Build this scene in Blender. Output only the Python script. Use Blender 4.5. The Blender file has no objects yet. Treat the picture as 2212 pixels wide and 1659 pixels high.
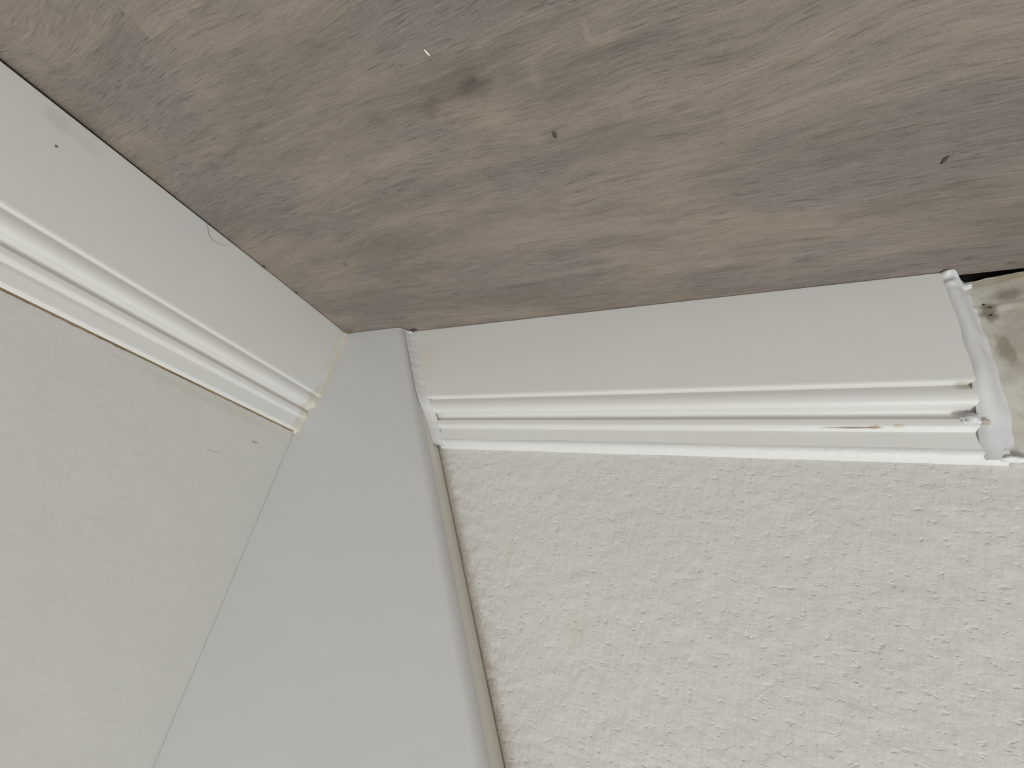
import bpy, bmesh, math, random
import numpy as np
from mathutils import Matrix, Vector, noise

# ------------------------------------------------------------------ camera, light, exposure
scene = bpy.context.scene
C = scene.collection
F_PX = 956.533
R = ((0.898245, -0.402679, -0.176083), (-0.037481, -0.469375, 0.882203), (-0.437894, -0.785835, -0.436707))
CAM = (0.328055, 0.258944, 0.192584)
cd = bpy.data.cameras.new('camera')
cam = bpy.data.objects.new('camera', cd); C.objects.link(cam)
cd.sensor_fit = 'HORIZONTAL'; cd.sensor_width = 36.0; cd.lens = F_PX / 2212 * 36.0
cd.clip_start = 0.005; cd.clip_end = 50
m = Matrix.Identity(4)
for i in range(3):
    m[i][0] = R[0][i]; m[i][1] = -R[1][i]; m[i][2] = -R[2][i]; m[i][3] = CAM[i]
cam.matrix_world = m            # the photograph is taken with the phone held upside down near the floor
scene.camera = cam

w = bpy.data.worlds.new('world'); scene.world = w; w.use_nodes = True
w.node_tree.nodes['Background'].inputs[0].default_value = (0.955, 0.99, 1.0, 1)
w.node_tree.nodes['Background'].inputs[1].default_value = 0.315

def area(name, loc, target, size, power, col):
    l = bpy.data.lights.new(name, 'AREA'); l.shape = 'SQUARE'; l.size = size; l.energy = power; l.color = col
    o = bpy.data.objects.new(name, l); C.objects.link(o); o.location = loc
    o.rotation_euler = (Vector(target) - Vector(loc)).to_track_quat('-Z', 'Y').to_euler()
    return o
area('soft_key_light', (1.2, 1.25, 1.75), (0.25, 0.1, 0.0), 0.8, 27.5, (0.96, 0.99, 0.985))  # unseen soft area light added as the main source, no window modelled

scene.view_settings.view_transform = 'Standard'; scene.view_settings.look = 'None'
scene.view_settings.gamma = 1.0; scene.view_settings.use_curve_mapping = False
scene.view_settings.exposure = 0.0

# ------------------------------------------------------------------ helpers
def s2l(c):
    return tuple(((v / 255) / 12.92 if v / 255 <= .04045 else ((v / 255 + .055) / 1.055) ** 2.4) for v in c) + (1,)

class NT:
    def __init__(s, name, rough=0.6, spec=0.3):
        s.m = bpy.data.materials.new(name); s.m.use_nodes = True; s.t = s.m.node_tree; s.n = s.t.nodes
        s.b = s.n['Principled BSDF']; s.b.inputs['Roughness'].default_value = rough
        s.b.inputs['Specular IOR Level'].default_value = spec
        s.co = s.n.new('ShaderNodeTexCoord').outputs['Object']
    def link(s, a, b): s.t.links.new(a, b)
    def put(s, v, sock):
        if hasattr(v, 'is_linked'): s.link(v, sock)
        else: sock.default_value = v
    def math(s, op, a, b=0.0, c=None, clamp=False):
        n = s.n.new('ShaderNodeMath'); n.operation = op; n.use_clamp = clamp
        s.put(a, n.inputs[0]); s.put(b, n.inputs[1])
        if c is not None: s.put(c, n.inputs[2])
        return n.outputs[0]
    def mapping(s, scale=(1, 1, 1), loc=(0, 0, 0), rot=(0, 0, 0), v=None):
        n = s.n.new('ShaderNodeMapping'); s.link(v or s.co, n.inputs[0])
        n.inputs['Scale'].default_value = scale; n.inputs['Location'].default_value = loc; n.inputs['Rotation'].default_value = rot
        return n.outputs[0]
    def noise(s, scale, v=None, sc=1.0, detail=4, rough=.55, dist=0.0, loc=(0, 0, 0), rot=(0, 0, 0)):
        n = s.n.new('ShaderNodeTexNoise'); s.link(s.mapping(scale, loc, rot, v), n.inputs['Vector'])
        n.inputs['Scale'].default_value = sc; n.inputs['Detail'].default_value = detail
        n.inputs['Roughness'].default_value = rough; n.inputs['Distortion'].default_value = dist
        return n.outputs['Fac']
    def ramp(s, f, a, b, lo=0.0, hi=1.0):
        n = s.n.new('ShaderNodeMapRange'); n.interpolation_type = 'SMOOTHSTEP'
        s.put(f, n.inputs[0]); n.inputs[1].default_value = a; n.inputs[2].default_value = b
        n.inputs[3].default_value = lo; n.inputs[4].default_value = hi
        return n.outputs[0]
    def mix(s, f, a, b, mode='MIX'):
        n = s.n.new('ShaderNodeMix'); n.data_type = 'RGBA'; n.blend_type = mode
        s.put(f, n.inputs[0]); s.put(a, n.inputs[6]); s.put(b, n.inputs[7])
        return n.outputs[2]
    def sep(s, v=None):
        n = s.n.new('ShaderNodeSeparateXYZ'); s.link(v or s.co, n.inputs[0]); return n.outputs
    def comb(s, x, y, z):
        n = s.n.new('ShaderNodeCombineXYZ')
        for k, v in enumerate((x, y, z)): s.put(v, n.inputs[k])
        return n.outputs[0]
    def spot(s, c, r, rag=.35, v=None, inner=.35):
        """1 inside an ellipsoidal stain with a ragged rim, 0 outside"""
        mp = s.n.new('ShaderNodeMapping'); mp.vector_type = 'POINT'
        sub = s.n.new('ShaderNodeVectorMath'); sub.operation = 'SUBTRACT'; s.link(v or s.co, sub.inputs[0]); sub.inputs[1].default_value = c
        dv = s.n.new('ShaderNodeVectorMath'); dv.operation = 'DIVIDE'; s.link(sub.outputs[0], dv.inputs[0]); dv.inputs[1].default_value = r
        ln = s.n.new('ShaderNodeVectorMath'); ln.operation = 'LENGTH'; s.link(dv.outputs[0], ln.inputs[0])
        s.n.remove(mp)
        d = s.math('ADD', ln.outputs['Value'], s.math('MULTIPLY', s.math('SUBTRACT', s.noise((1 / r[0], 1 / r[1], 1 / r[2]), detail=3, sc=.9), .5), rag * 3))
        return s.ramp(d, 1.0, inner, 0, 1)
    def bump(s, h, dist, strength=1.0, prev=None):
        n = s.n.new('ShaderNodeBump'); n.inputs['Strength'].default_value = strength; n.inputs['Distance'].default_value = dist
        s.link(h, n.inputs['Height'])
        if prev: s.link(prev, n.inputs['Normal'])
        return n.outputs['Normal']
    def done(s, col, normal=None):
        s.put(col, s.b.inputs['Base Color'])
        if normal: s.link(normal, s.b.inputs['Normal'])
        return s.m

def obj(name, verts, faces, mat, parent=None, smooth=False, sharp=None):
    me = bpy.data.meshes.new(name); me.from_pydata([tuple(map(float, v)) for v in verts], [], faces)
    bm = bmesh.new(); bm.from_mesh(me); bmesh.ops.recalc_face_normals(bm, faces=bm.faces)
    if smooth:
        for f in bm.faces: f.smooth = True
        if sharp:
            for e in bm.edges:
                if len(e.link_faces) == 2 and e.calc_face_angle(0) > sharp: e.smooth = False
    bm.to_mesh(me); bm.free(); me.materials.append(mat)
    o = bpy.data.objects.new(name, me); C.objects.link(o); o.parent = parent
    return o

def tag(o, label, cat=None, kind=None, group=None):
    o['label'] = label
    if cat: o['category'] = cat
    if kind: o['kind'] = kind
    if group: o['group'] = group
    return o

def empty(name, loc=(0, 0, 0)):
    o = bpy.data.objects.new(name, None); o.empty_display_size = .02; C.objects.link(o); o.location = loc; return o

def grid(rows, close=False):
    """rows of equal length -> verts, quads"""
    n = len(rows[0]); vs = [p for r in rows for p in r]; fs = []
    for i in range(len(rows) - 1):
        for j in range(n - (0 if close else 1)):
            k = (j + 1) % n
            fs.append((i * n + j, i * n + k, (i + 1) * n + k, (i + 1) * n + j))
    return vs, fs

def nz(x, y, z=0.0): return noise.noise(Vector((x, y, z)))
def lerp(a, b, t): return a + (b - a) * t
def sstep(a, b, x):
    t = min(1, max(0, (x - a) / (b - a))); return t * t * (3 - 2 * t)

# ------------------------------------------------------------------ measures (metres)
P_BOARD = 0.0217            # how far the corner board stands off the wall
X_END = 0.432               # where the right baseboard stops
SEAM_Y = 0.2405             # long seam of the floor planks
BUTT_X = 0.1035
def edge_x(z): return 0.0795 + 0.542 * z      # slanting edge of the corner board
# baseboard section: (depth from wall, height)
PROF = [(0.0138, 0.0), (0.0140, 0.002), (0.0140, 0.0628), (0.0139, 0.0640), (0.0136, 0.0646), (0.0128, 0.0650), (0.0112, 0.0652), (0.0106, 0.0653)]
for k in range(1, 9):       # convex round turning upwards
    a = math.radians(-40 + 120 * k / 8)
    PROF.append((0.0078 + 0.0041 * math.cos(a), 0.0693 + 0.0062 * math.sin(a)))
for k in range(1, 10):      # hollow running in and back out under the fillet
    a = k / 9 * math.radians(142)
    PROF.append((0.0085 - 0.0037 * math.sin(a), 0.0783 - 0.0029 * math.cos(a)))
PROF += [(0.0068, 0.0809), (0.0068, 0.0814), (0.0067, 0.0838), (0.0064, 0.0845), (0.0053, 0.0857), (0.0045, 0.0866),
         (0.0042, 0.0876), (0.0041, 0.0945), (0.0037, 0.0958), (0.0028, 0.0968), (0.0020, 0.0975)]
def depth(z):
    z = max(0, z); best = .0138
    for (d0, z0), (d1, z1) in zip(PROF, PROF[1:]):
        if z0 <= z <= z1: return lerp(d0, d1, 0 if z1 == z0 else (z - z0) / (z1 - z0))
    return 0.0015

def hull(z): return sum(hull0(z + k * .0016) for k in range(-3, 4)) / 7
def hull0(z):
    if z < .064: return .0140
    if z < .083: return lerp(.0140, .0067, (z - .064) / .019)
    return lerp(.0067, .0040, min(1, (z - .083) / .013))

# ------------------------------------------------------------------ materials
def wood(name, seed):
    t = NT(name, .5, .35)
    x, y, z = t.sep()
    x = t.math('ADD', x, seed * 1.37); y0 = t.math('ADD', y, seed * .61)
    low = t.noise((7, 11, 1), detail=2, loc=(seed, 0, 0))
    mid = t.noise((22, 45, 1), detail=2, loc=(0, seed, 0))
    yy = t.math('ADD', t.math('MULTIPLY', t.math('SUBTRACT', low, .5), .02), y0)
    yy = t.math('ADD', t.math('MULTIPLY', t.math('SUBTRACT', mid, .5), .005), yy)
    # the grain flows round the knots
    v = t.comb(x, yy, 0.0)
    broad = t.noise((6, 36, 1), v, detail=4, rough=.6)
    streak = t.noise((20, 230, 1), v, detail=7, rough=.68)
    fine = t.noise((90, 1300, 1), v, detail=4, rough=.65)
    tick = t.noise((75, 1150, 1), v, detail=3, rough=.55, loc=(3, 7, 0))
    lite = t.noise((38, 420, 1), v, detail=5, rough=.7, loc=(8, 2, 0))
    patch = t.noise((9, 26, 1), v, detail=3, loc=(5, 1, 0))
    blotch = t.noise((26, 70, 1), v, detail=6, rough=.72, loc=(1, 9, 0))
    cross = t.noise((260, 60, 1), v, detail=3, rough=.6, loc=(2, 4, 0))
    col = t.mix(t.ramp(broad, .3, .7), s2l((122, 112, 103)), s2l((152, 139, 127)))
    tan = t.noise((8, 20, 1), v, detail=3, loc=(9, 5, 0))
    col = t.mix(t.ramp(tan, .52, .68, 0, .6), col, s2l((158, 143, 129)))
    col = t.mix(t.ramp(patch, .46, .64, 0, .7), col, s2l((126, 117, 115)))
    col = t.mix(t.ramp(streak, .52, .72, 0, .5), col, s2l((162, 149, 136)))
    col = t.mix(t.ramp(streak, .47, .30, 0, .6), col, s2l((104, 94, 88)))
    col = t.mix(t.ramp(fine, .5, .68, 0, .25), col, s2l((168, 155, 142)))
    col = t.mix(t.ramp(fine, .5, .34, 0, .32), col, s2l((98, 88, 83)))
    col = t.mix(t.math('MULTIPLY', t.ramp(tick, .58, .66, 0, .6), t.ramp(patch, .3, .62)), col, s2l((86, 77, 74)))
    col = t.mix(t.math('MULTIPLY', t.ramp(lite, .58, .66, 0, .55), t.ramp(blotch, .5, .3)), col, s2l((182, 168, 154)))
    col = t.mix(t.ramp(blotch, .58, .75, 0, .45), col, s2l((100, 91, 86)))
    col = t.mix(t.math('MULTIPLY', t.ramp(cross, .62, .72, 0, .4), t.ramp(blotch, .48, .34)), col, s2l((172, 159, 146)))
    speck = t.noise((900, 1500, 1), v, detail=2, rough=.7, loc=(6, 3, 0))
    col = t.mix(t.ramp(speck, .52, .75, 0, .35), col, s2l((160, 148, 137)))
    col = t.mix(t.ramp(speck, .48, .25, 0, .35), col, s2l((98, 88, 83)))
    if seed == 0:           # printed knots and dark flecks of the near plank
        for c, r, k, cc in [((.233, .178, 0), (.014, .009, 1), .75, (86, 76, 70)), ((.2355, .178, 0), (.004, .0035, 1), .7, (82, 66, 61)),
                            ((.210, .173, 0), (.009, .006, 1), .6, (84, 74, 68)), ((.222, .176, 0), (.030, .016, 1), .4, (92, 82, 75)),
                            ((.370, .0985, 0), (.016, .006, 1), .5, (92, 83, 81)), ((.3324, .0386, 0), (.022, .004, 1), .5, (92, 82, 80)),
                            ((.0858, .0989, 0), (.003, .0025, 1), .7, (80, 70, 66)), ((.13, .176, 0), (.016, .008, 1), .5, (104, 95, 96)),
                            ((.205, .050, 0), (.035, .0022, 1), .45, (88, 78, 76)), ((.245, .031, 0), (.03, .0018, 1), .6, (86, 76, 73)),
                            ((.065, .186, 0), (.006, .004, 1), .5, (90, 80, 74)), ((.3958, .116, 0), (.007, .002, 1), .55, (88, 79, 75)),
                            ((.30, .17, 0), (.03, .006, 1), .4, (90, 81, 78)), ((.33, .155, 0), (.025, .003, 1), .4, (90, 81, 78)),
                            ((.439, .0228, 0), (.004, .0018, 1), .7, (82, 72, 62)), ((.4562, .0148, 0), (.003, .0018, 1), .8, (76, 66, 52))]:
            col = t.mix(t.math('MULTIPLY', t.spot(c, r, .7, inner=-.2), k * .8), col, s2l(cc))
        for c, r, k in [((.152, .193, 0), (.010, .003, 1), .5), ((.137, .170, 0), (.009, .0018, 1), .5), ((.262, .172, 0), (.0035, .007, 1), .5),
                        ((.246, .19, 0), (.009, .002, 1), .5), ((.286, .182, 0), (.003, .006, 1), .55), ((.240, .160, 0), (.014, .0025, 1), .45),
                        ((.235, .055, 0), (.07, .006, 1), .4), ((.36, .130, 0), (.03, .004, 1), .4)]:
            col = t.mix(t.math('MULTIPLY', t.spot(c, r, .9, inner=-.3), k), col, s2l((160, 147, 134)))
    h = t.math('ADD', t.math('MULTIPLY', fine, .5), streak)
    return t.done(col, t.bump(h, .00025, .5))

def paint(name, base, warm, bumps=(), stains=(), rough=.5, spec=.3, mott=.25, drips=True):
    t = NT(name, rough, spec)
    n = t.noise((14, 14, 14), detail=4, rough=.6)
    col = t.mix(t.ramp(n, .35, .7, 0, mott), s2l(base), s2l(warm))
    for c, r, k, cc in stains:
        col = t.mix(t.math('MULTIPLY', t.spot(c, r, .45), k), col, s2l(cc))
    nrm = None
    for scale, dist, det in bumps:
        nrm = t.bump(t.noise((1, 1, 1), sc=scale, detail=det, rough=.6), dist, 1.0, nrm)
    return t.done(col, nrm)

WHITE = (228, 226, 222); CREAM = (225, 221, 211)
M_left_wall = paint('left_wall_paint', (219, 217, 212), (214, 212, 204), bumps=((230, .0002, 4), (60, .0003, 2)), rough=.7,
                    stains=[((0, .215, .128), (1, .0028, .002), .6, (128, 122, 108)), ((0, .1, .104), (1, .08, .004), .35, (206, 200, 178)),
                            ((0, .05, .118), (1, .004, .0012), .5, (150, 146, 136)), ((0, .075, .135), (1, .006, .001), .35, (160, 156, 146))])
M_base_left = paint('baseboard_paint_left', WHITE, CREAM, bumps=((150, .00004, 2),), rough=.42, spec=.4,
                    stains=[((.014, .2309, .0219), (1, .0012, .0009), .9, (96, 88, 74)), ((.014, .2364, .0085), (1, .009, .007), .22, (176, 176, 160)),
                            ((.014, .222, .010), (1, .010, .005), .15, (190, 176, 160)), ((.014, .028, .03), (.03, .006, .03), .3, (222, 212, 190)),
                            ((.008, .027, .07), (.03, .0045, .02), .45, (208, 196, 172)), ((.006, .026, .09), (.03, .004, .014), .4, (212, 200, 176)),
                            ((.006, .20, .088), (.03, .06, .0015), .3, (180, 178, 166))])
M_base_right = paint('baseboard_paint_right', WHITE, CREAM, bumps=((150, .00004, 2),), rough=.42, spec=.4,
                     stains=[((.392, .006, .0848), (.004, .03, .0012), .9, (178, 154, 118)), ((.383, .006, .0850), (.016, .03, .0005), .9, (128, 112, 88)),
                             ((.401, .006, .0842), (.003, .03, .0012), .6, (196, 180, 152)), ((.3721, .004, .0957), (.0014, .03, .0012), .8, (150, 140, 112)),
                             ((.36, .004, .0962), (.018, .03, .0004), .6, (170, 160, 132)), ((.105, .014, .035), (.02, .03, .03), .3, (226, 210, 188)),
                             ((.427, .01, .0665), (.006, .03, .0025), .5, (170, 166, 140))])
M_board = paint('board_finish', (214, 212, 210), (211, 209, 205), bumps=((30, .0006, 1),), rough=.38, spec=.4, mott=.4,
                stains=[((-.0245, .0108, .03), (.004, .03, .05), .3, (222, 216, 200))])
M_board_edge = paint('board_edge_finish', (233, 229, 219), (228, 223, 211), rough=.45)
M_caulk_grey = paint('caulk_greyed', (223, 222, 222), (218, 216, 214), bumps=((160, .0002, 3),), rough=.5, spec=.35)
M_caulk_lump = paint('caulk_dirty', (206, 198, 186), (186, 172, 156), rough=.6)
M_caulk = paint('caulk_white', (233, 232, 229), (228, 226, 221), bumps=((220, .0004, 3),), rough=.45, spec=.4)
M_caulk_old = paint('caulk_yellowed', (222, 215, 198), (202, 188, 160), bumps=((300, .0004, 3),), rough=.5, mott=.8)
M_grime = paint('grime', (148, 130, 102), (104, 88, 66), rough=.9, spec=.1, mott=.8)
M_crumb_dark = paint('dirt_crumb', (92, 82, 78), (66, 58, 56), rough=.9, spec=.1)
M_crumb_white = paint('lint', (238, 236, 226), (226, 222, 208), rough=.8)
M_hair = paint('hair', (120, 108, 92), (104, 92, 78), rough=.5)
M_sub = paint('subfloor', (34, 30, 27), (26, 23, 21), rough=.9, spec=.1)

def right_wall_mat():
    t = NT('right_wall_roller_paint', .62, .28)
    n = t.noise((12, 12, 12), detail=4)
    col = t.mix(t.ramp(n, .35, .7, 0, .3), s2l((228, 225, 220)), s2l((223, 219, 211)))
    x, y, z = t.sep()
    # brownish dirt and contact shade painted into the wall colour beside the board edge
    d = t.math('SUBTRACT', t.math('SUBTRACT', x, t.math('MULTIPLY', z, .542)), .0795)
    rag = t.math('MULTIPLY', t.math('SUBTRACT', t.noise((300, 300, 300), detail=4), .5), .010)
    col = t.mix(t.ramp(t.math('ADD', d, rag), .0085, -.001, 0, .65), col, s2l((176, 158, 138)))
    for c, r, k, cc in [((.41, 0, .112), (.005, 1, .002), .25, (200, 190, 164)), ((.25, 0, .20), (.006, 1, .012), .25, (216, 204, 176)), ((.205, 0, .165), (.006, 1, .01), .2, (216, 204, 176))]:
        col = t.mix(t.math('MULTIPLY', t.spot(c, r, .4), k), col, s2l(cc))
    canv = t.math('ADD', t.noise((420, 420, 110), detail=2), t.math('MULTIPLY', t.noise((130, 420, 420), detail=2), .35))
    pits = t.ramp(t.noise((230, 230, 340), detail=3), .56, .72)
    nb = t.bump(t.noise((1, 1, 1), sc=170, detail=5, rough=.55), .0008, .8)
    nb = t.bump(canv, .0006, .7, nb)
    nb = t.bump(t.math('MULTIPLY', pits, -1.0), .0003, .7, nb)
    return t.done(col, nb)
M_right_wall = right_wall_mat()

def plaster_mat():
    t = NT('bare_dirty_plaster', .85, .15)
    a = t.noise((40, 40, 40), detail=5, rough=.65); b = t.noise((120, 120, 120), detail=4)
    col = t.mix(t.ramp(a, .35, .65), s2l((212, 208, 198)), s2l((196, 188, 175)))
    col = t.mix(t.ramp(b, .58, .75, 0, .4), col, s2l((160, 148, 130)))
    for c, r, k, cc in [((.447, .006, .022), (.004, 1, .008), .8, (124, 110, 92)), ((.455, .01, .014), (.006, 1, .005), .6, (140, 126, 110)),
                        ((.448, .006, .045), (.004, 1, .012), .7, (150, 138, 118)), ((.46, .01, .004), (.03, 1, .003), .5, (168, 154, 126)),
                        ((.4462, .006, .0165), (.0009, 1, .0009), .95, (40, 36, 34)), ((.4475, .006, .0195), (.0016, 1, .0006), .95, (52, 40, 40)),
                        ((.4472, .006, .0235), (.0009, 1, .0007), .95, (48, 42, 38))]:
        col = t.mix(t.math('MULTIPLY', t.spot(c, r, .5), k), col, s2l(cc))
    return t.done(col, t.bump(a, .0012, .8))
M_plaster = plaster_mat()

# ------------------------------------------------------------------ floor
floor = empty('floor')
tag(floor, 'grey-brown wood-look plank floor meeting the two white baseboards', 'floor', 'structure')
def plank(x0, x1, y0, y1, mat):
    b = .0001; g = .00002; zt = 0.0
    x0 += g; x1 -= g; y0 += g; y1 -= g
    vs = [(x0, y0, -.006), (x1, y0, -.006), (x1, y1, -.006), (x0, y1, -.006), (x0, y0, zt - b * .35), (x1, y0, zt - b * .35), (x1, y1, zt - b * .35), (x0, y1, zt - b * .35),
          (x0 + b, y0 + b, zt), (x1 - b, y0 + b, zt), (x1 - b, y1 - b, zt), (x0 + b, y1 - b, zt)]
    fs = [(0, 3, 2, 1)]
    for k in range(4):
        j = (k + 1) % 4
        fs += [(k, j, 4 + j, 4 + k), (4 + k, 4 + j, 8 + j, 8 + k)]
    fs.append((8, 9, 10, 11))
    return obj('plank', vs, fs, mat, floor)
PW = .2305
woods = [wood('vinyl_plank_%s' % c, k) for k, c in enumerate(('a', 'b', 'c', 'd'))]
plank(-.03, 1.19, SEAM_Y - PW - .0005, SEAM_Y, woods[0])
plank(1.19, 2.5, SEAM_Y - PW - .0005, SEAM_Y, woods[2])
cuts = [[BUTT_X, 1.32], [.62, 1.84], [.35, 1.57], [.9, 2.1], [.2, 1.42], [.75, 1.97], [.48, 1.7], [1.0, 2.2], [.3, 1.5]]
for r, cs in enumerate(cuts):
    y0 = SEAM_Y + r * PW; xs = [-.03] + cs + [2.5]
    for k in range(len(xs) - 1): plank(xs[k], xs[k + 1], y0, y0 + PW, woods[((r + k * 2 + 1) % 4) if r else (0, 2, 1)[k]])
obj('subfloor', *grid([[(-.1, -.1, -.0062), (2.6, -.1, -.0062)], [(-.1, 2.4, -.0062), (2.6, 2.4, -.0062)]]), M_sub, floor)

# ------------------------------------------------------------------ walls
def wall_left():
    # slightly uneven painted face at x = 0, body behind it
    ys = list(np.linspace(-.0, .42, 140)) + [.6, .9, 1.4, 2.3]; zs = [-.006] + list(np.linspace(.02, .5, 150)) + [.7, 1.2, 2.4]
    rows = []
    for z in zs:
        r = []
        for y in ys:
            a = .0006 * nz(y * 9, z * 9, 3.1) + .00025 * nz(y * 40, z * 40, 8.2) if 0 < y < .42 and .02 < z < .5 else 0
            r.append((-.0003 + a * sstep(0, .05, y), y, z))
        rows.append(r)
    vs, fs = grid(rows); n = len(vs)
    ym, zm = ys[-1], zs[-1]
    vs += [(-.1, ys[0], zs[0]), (-.1, ym, zs[0]), (-.1, ym, zm), (-.1, ys[0], zm)]
    fs.append((n, n + 1, n + 2, n + 3))
    o = obj('wall_left', vs, fs, M_left_wall, smooth=True, sharp=.8)
    return tag(o, 'smooth off-white painted wall above the baseboard with the brown top line', 'wall', 'structure')
wall_left()

def wall_right():
    xs = list(np.linspace(.0, .66, 420)) + [.9, 1.4, 2.5]
    zs = [-.006, .05] + list(np.linspace(.08, .46, 250)) + [.7, 1.2, 2.4]
    rows = []
    for z in zs:
        r = []
        for x in xs:
            a = 0
            if x < .66 and .08 <= z <= .46:
                d = x - edge_x(z)
                lump = nz(x * 55, z * 55, 1.7); l2 = nz(x * 130 + 9, z * 150, 5.2); l3 = nz(x * 260, z * 190 + 4, 2.2)
                a = .00045 * nz(x * 14, z * 14, 4.4) + .00028 * lump + .00022 * l2 + .00012 * l3
                # coarse ridge of filler beside the slanting board edge
                if 0 < d < .03:
                    k = sstep(0.0, .006, d) * (1 - sstep(.008, .03, d))
                    a += k * (.0008 * max(0, nz(x * 260 + z * 130, z * 330, 9.3)) + .0004 * nz(x * 120, z * 160, 2.9))
                a *= sstep(.095, .108, z) * (1 - sstep(.44, .46, z)) * (1 - sstep(.6, .66, x))
            r.append((x, a, z))
        rows.append(r)
    vs, fs = grid(rows); n = len(vs)
    vs += [(-.1, -.1, zs[0]), (xs[-1], -.1, zs[0]), (xs[-1], -.1, zs[-1]), (-.1, -.1, zs[-1])]
    fs.append((n, n + 1, n + 2, n + 3))
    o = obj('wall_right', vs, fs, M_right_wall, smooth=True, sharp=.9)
    return tag(o, 'rough roller-textured white wall above the baseboard with white caulk', 'wall', 'structure')
WR = wall_right()

# bare plaster strip past the end of the right baseboard, open slot under it
def plaster_y(x, z):
    base = lerp(.0046, .0106, sstep(.443, .462, x - .05 * z))
    base = base * (1 - sstep(.06, .098, z)) - .0015 * sstep(.09, .1, z)
    rid = .0008 * math.exp(-((z - .021 - .12 * (x - .46)) / .0011) ** 2)
    return base + .0006 * nz(x * 90, z * 90, 3.3) + .0003 * nz(x * 220, z * 220, 1.3) + rid
rows = []
for z in list(np.linspace(.0026, .118, 90)):
    rows.append([(x, plaster_y(x, z + (.0008 * nz(x * 150, 7.1) if z < .004 else 0)), z + (.0007 * nz(x * 200, 2.2) - .0010 * (1 - sstep(.446, .460, x)) if z < .0035 else 0)) for x in list(np.linspace(.434, .56, 110)) + [.9, 1.6, 2.49]])
rows.insert(0, [(x, -.004, .0022) for x, y, z in rows[0]])
rows.append([(x, -.002, .1185) for x, y, z in rows[-1]])
vs, fs = grid(rows)
tag(obj('plaster_strip', vs, fs, M_plaster, WR, smooth=True, sharp=1.0), 'bare dirty plaster past the baseboard end with dark slot below')

obj('slot_shade_strip', *grid([[(x, .0035 + .0008 * nz(x * 180, 5.5), -.006), (x, .0032 + .0008 * nz(x * 180, 5.5), .0030), (x, -.001, .0032)] for x in np.linspace(.436, .7, 90)]), M_sub, WR)  # near-black strip standing in for the shade inside the slot under the plaster

# ------------------------------------------------------------------ baseboards
def baseboard(name, axis, s0, s1, lift, mat, label):
    """axis 'y': runs along the left wall, axis 'x': along the right wall. s0(z), s1(z) give the ends."""
    ends = []
    n = 60
    rows = []
    prof = list(PROF) + [(0.0004, .0985), (0.0004, 0.0)]
    for k in range(n + 1):
        r = []
        for d, z in prof:
            a, b = s0(z), s1(z); t = k / n; s = lerp(a, b, t)
            zz = z + (lift(s) * (1 - min(1, z / .01)))
            wob = .00012 * nz(s * 30, z * 20, 6.6)
            dd = d + (wob if d > .002 else 0)
            r.append((dd, s, zz) if axis == 'y' else (s, dd, zz))
        rows.append(r)
    vs, fs = grid(rows, close=True); m_ = len(prof)
    fs += [tuple(range(m_)), tuple(range(n * m_, n * m_ + m_))]
    o = obj(name, vs, fs, mat, smooth=True, sharp=.42)
    return tag(o, label, 'baseboard', 'structure')
BL = baseboard('baseboard_left', 'y', lambda z: P_BOARD + .0004, lambda z: 2.3, lambda s: .0005 + .012 * max(0, min(s, .4) - .1), M_base_left,
               'white moulded baseboard with brown grime line along its top')
BR = baseboard('baseboard_right', 'x', lambda z: edge_x(z) + .0008, lambda z: X_END, lambda s: .0005, M_base_right,
               'white moulded baseboard with thick white caulk at both ends')

# yellowed caulk where the left baseboard meets the corner board: follows the section
def ribbon(name, pts_fn, n, mat, parent, label, smooth=True):
    rows = [pts_fn(k / n, k) for k in range(n + 1)]
    vs, fs = grid(rows)
    o = obj(name, vs, fs, mat, parent, smooth=smooth, sharp=1.2)
    if label: o['label'] = label
    return o
full = [(d, z) for d, z in PROF] + [(0.0008, .0992)]
cum = [0.0]
for (a, b), (c, d) in zip(full, full[1:]): cum.append(cum[-1] + math.hypot(c - a, d - b))
def along(t):
    L = t * cum[-1]
    for k in range(len(full) - 1):
        if L <= cum[k + 1] + 1e-9:
            u = (L - cum[k]) / max(1e-9, cum[k + 1] - cum[k]); return lerp(full[k][0], full[k + 1][0], u), lerp(full[k][1], full[k + 1][1], u)
    return full[-1]
def old_caulk(t, k):
    d, z = along(t); wv = .0013 + .0007 * nz(t * 14, 3.3) + .0005 * nz(t * 40, 1.3); h = wv * .75
    wall = P_BOARD
    return [(d - .0006, wall + wv * 1.3, z), (d + .0001, wall + wv * 1.15, z), (d + h * .45, wall + wv * .55, z + h * .25), (d + h * .9, wall + wv * .2, z + h * .4), (d + h * 1.3, wall + .0001, z + h * .5), (d + h * 1.3, wall - .0004, z + h * .5)]
ribbon('caulk_bead', old_caulk, 150, M_caulk_old, BL, 'yellowed old caulk between baseboard end and grey board')
# grime line along the top of the left baseboard
def grime(t, k):
    y = lerp(P_BOARD + .001, .6, t ** 1.5); wv = .0001 + .0005 * nz(y * 120, 4.1) + .0004 * nz(y * 400, 2.7); wv = max(.0, wv)
    return [(.0014, y, .0976), (.0016, y, .0980), (.0012, y, .0983 + wv * .6), (.0007, y, .0985 + wv), (-.0008, y, .0986 + wv)]
ribbon('grime_line', grime, 500, M_grime, BL, 'brown grime line along the baseboard top')

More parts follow.
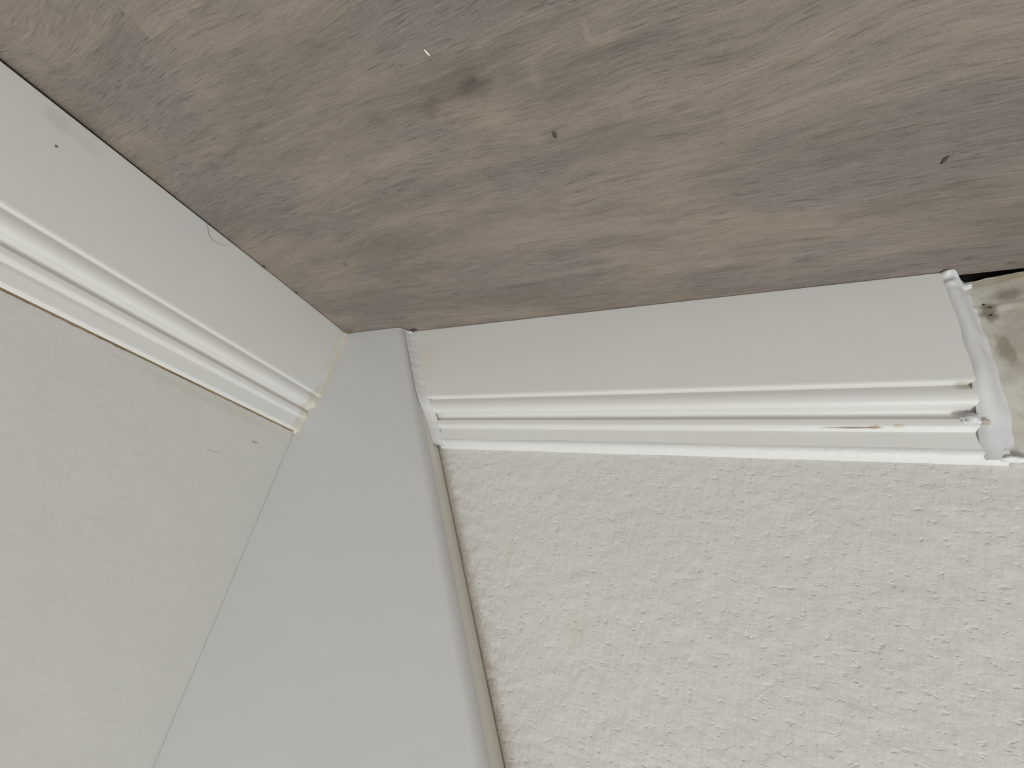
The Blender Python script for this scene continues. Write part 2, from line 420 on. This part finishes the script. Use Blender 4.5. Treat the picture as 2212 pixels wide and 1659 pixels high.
# white caulk between the slanting board edge and the right baseboard
def edge_caulk(t, k):
    z = lerp(.0012, .1003, t); d = depth(z)
    # caulk bridges the hollows of the moulding
    dm = lerp(d, hull(z), .93)
    wv = (.0072 + .0016 * nz(t * 6, 8.3) + .0008 * nz(t * 25, 1.9)) * (1.0 if t < .95 else 1.0 - 4 * (t - .95))
    x0 = edge_x(z); top = min(P_BOARD - .0016, dm + .0052 + .0006 * nz(t * 18, 5.5))
    pts = []
    for q in range(7):
        u = q / 6
        pts.append((x0 + .0001 + wv * u, dm + .0003 + (top - dm) * (1 - u) ** 2.0 - (.0012 if q == 6 else 0), z))
    return pts
ribbon('caulk_bead', edge_caulk, 140, M_caulk, BR, 'white caulk filling the joint to the slanting board edge')
# caulk / paint fillet on top of the right baseboard
def top_caulk(t, k):
    x = lerp(edge_x(.1) + .002, X_END + .006, t); j = .00035 * nz(x * 160, 1.1) + .0003 * nz(x * 45, 6.1)
    return [(x, .0040, .0940), (x, .0043, .0953), (x, .0041, .0966), (x, .0032, .0981), (x, .0018, .0994 + j), (x, .0006, .1004 + j), (x, -.0008, .1008 + j)]
ribbon('caulk_bead', top_caulk, 260, M_caulk, BR, 'white caulk line along the baseboard top')
# wide smeared caulk at the far end of the right baseboard
def end_caulk(t, k):
    z = lerp(.0004, .0995, t); d = depth(z); dm = hull(z)
    x0 = X_END - .0022 - .0016 * nz(t * 5, 3.1); x1 = X_END + .0128 + .0012 * nz(t * 7, 6.2)
    ye = plaster_y(min(x1, .56), max(z, .003)) - .0006
    pts = []
    for q in range(12):
        u = q / 11; x = lerp(x0, x1, u)
        y = lerp(dm + .0001, ye, sstep(.15, 1, u)) + .0013 * math.sin(math.pi * min(1, u * 1.3)) * (1 if u < .77 else 0.2)
        messy = 1 - sstep(.02, .13, t)
        y += messy * (.0016 * nz(x * 260, z * 500, 2.0) + .0012 * math.sin(z * 900 + x * 350))
        y += .0002 * nz(x * 120, z * 120, 4.2)
        if q == 0: y = dm - .0006
        pts.append((x, y, z))
    return pts
ribbon('caulk_bead', end_caulk, 150, M_caulk_grey, BR, 'wide smeared white caulk at the cut end of the baseboard')

def blob(name, c, r, mat, parent=None, seed=0, amp=.35, sub=2, freq=1.6):
    bm = bmesh.new(); bmesh.ops.create_icosphere(bm, subdivisions=sub, radius=1)
    for v in bm.verts:
        f = 1 + amp * noise.noise(v.co * freq + Vector((seed * 3.7, seed, 0)))
        v.co = Vector((v.co.x * r[0] * f, v.co.y * r[1] * f, v.co.z * r[2] * f)) + (Vector(c) if parent is not None else Vector())
    me = bpy.data.meshes.new(name); bm.to_mesh(me); bm.free(); me.materials.append(mat)
    for p in me.polygons: p.use_smooth = True
    o = bpy.data.objects.new(name, me); C.objects.link(o); o.parent = parent
    if parent is None: o.location = c
    return o
def rb(x, z, y=None): return (x, depth(z) if y is None else y, z)
blob('caulk_lump', (.4280, .0068, .0808), (.0040, .0022, .0026), M_caulk_grey, BR, 3, .6, 3, 2.4)
blob('caulk_lump', (.4322, .0072, .0822), (.0018, .0016, .0026), M_caulk_lump, BR, 5, .5, 3, 2.4)
blob('caulk_lump', (.4395, .0030, .0985), (.0062, .0022, .0014), M_caulk, BR, 8, .4, 3, 2.0)
blob('caulk_lump', (.0835, .0150, .0022), (.0020, .0016, .0018), M_caulk, BR, 2, .5, 2)

# ------------------------------------------------------------------ corner board
board = empty('corner_board', (0.04, P_BOARD / 2, 0))
tag(board, 'smooth grey board with a slanting side standing in the corner between two baseboards', 'board')
ZB = 1.0; zb0 = .0005
def inv(v): return (v[0] - .04, v[1] - P_BOARD / 2, v[2])
rb_ = .0062                                     # rounded front arris
zs = [zb0] + list(np.linspace(.02, ZB, 60))
def arris(z):
    e = edge_x(z)
    return [inv((e - rb_ + rb_ * math.sin(a), P_BOARD - rb_ + rb_ * math.cos(a), z)) for a in [k / 9 * math.pi / 2 for k in range(10)]]
rows = [[inv((0.0002, .0051, z)), inv((0.0002, P_BOARD, z)), inv((edge_x(z) * .5, P_BOARD, z))] + arris(z) + [inv((edge_x(z) - .0065, P_BOARD - rb_ - .0001, z)), inv((edge_x(z) - .0065, .0051, z))] for z in zs]
vs, fs = grid(rows, close=True); m_ = len(rows[0])
fs += [tuple(range(m_)), tuple(range(len(vs) - m_, len(vs)))]
obj('face', vs, fs, M_board, board, smooth=True, sharp=.5)
rows = []
for z in zs:
    e = edge_x(z)
    rows.append([inv((e, P_BOARD - rb_, z)), inv((e, .010, z)), inv((e, .0022, z)), inv((e - .0012, .0007, z)), inv((e - .006, .0007, z)), inv((e - .006, P_BOARD - rb_ - .0002, z))])
vs, fs = grid(rows, close=True); m_ = len(rows[0]); fs += [tuple(range(m_)), tuple(range(len(vs) - m_, len(vs)))]
tag(obj('edge_band', vs, fs, M_board_edge, board, smooth=True, sharp=.8), 'cream rounded edge of the grey board')

# ------------------------------------------------------------------ small debris
def crumb(name, c, r, mat, seed, label, cat, rz=0):
    o = blob(name, c, r, mat, None, seed, .45, 2, 1.4); o.rotation_euler.z = rz
    return tag(o, label, cat)
crumb('lint_speck', (.2228, .1943, .0004), (.0004, .0017, .0004), M_crumb_white, 1, 'tiny white lint speck on the plank floor near the dark knot', 'lint', .35)
crumb('dirt_crumb', (.2612, .1456, .0004), (.0009, .0016, .0004), M_crumb_dark, 2, 'dark oval dirt crumb in the middle of the plank floor', 'crumb', .2)
crumb('dirt_crumb', (.4117, .0872, .0003), (.0007, .0020, .0003), M_crumb_dark, 4, 'dark pointed dirt crumb on the floor, nearest the baseboard\'s caulked cut end', 'crumb', -.3)
crumb('dirt_crumb', (.0152, .1128, .0007), (.0009, .0010, .0008), M_crumb_dark, 6, 'dark dirt crumb against the grime-lined baseboard, farther from the grey board', 'crumb')
crumb('dirt_crumb', (.0152, .0816, .0006), (.0008, .0008, .0007), M_crumb_dark, 7, 'dark dirt crumb against the grime-lined baseboard, nearer the grey board', 'crumb')
crumb('dust_clump', (.0195, P_BOARD + .0028, .0006), (.0030, .0024, .0008), M_grime, 9, 'brown dust clump in the inner corner at the foot of the grey board', 'dust')
crumb('dust_clump', (.0870, .0160, .0005), (.0034, .0014, .0007), M_crumb_dark, 11, 'dark dust clump where the slanting board edge meets the floor', 'dust')

hp = [(.0143, .1577, .0010), (.0144, .1545, .0050), (.0143, .1525, .0078), (.0144, .1492, .0090), (.0143, .1444, .0082), (.0144, .1406, .0055), (.0143, .1380, .0030)]
base = Vector(hp[0]); rows = []
for k in range(25):
    t = k / 24 * (len(hp) - 1.001); i = int(t); u = t - i
    p0, p1, p2, p3 = [Vector(hp[min(len(hp) - 1, max(0, i + d))]) for d in (-1, 0, 1, 2)]
    p = .5 * ((2 * p1) + (p2 - p0) * u + (2 * p0 - 5 * p1 + 4 * p2 - p3) * u * u + (3 * p1 - p0 - 3 * p2 + p3) * u ** 3)
    rows.append([(p - base) + Vector((.00009 * math.cos(a), .00006 * math.sin(a), .00009 * math.sin(a))) for a in (0, 2.1, 4.2)])
vs, fs = grid(rows, close=True)
h = obj('hair_strand', vs, fs, M_hair); h.location = base
tag(h, 'fine curled hair strand clinging to the face of the grime-lined baseboard', 'hair')
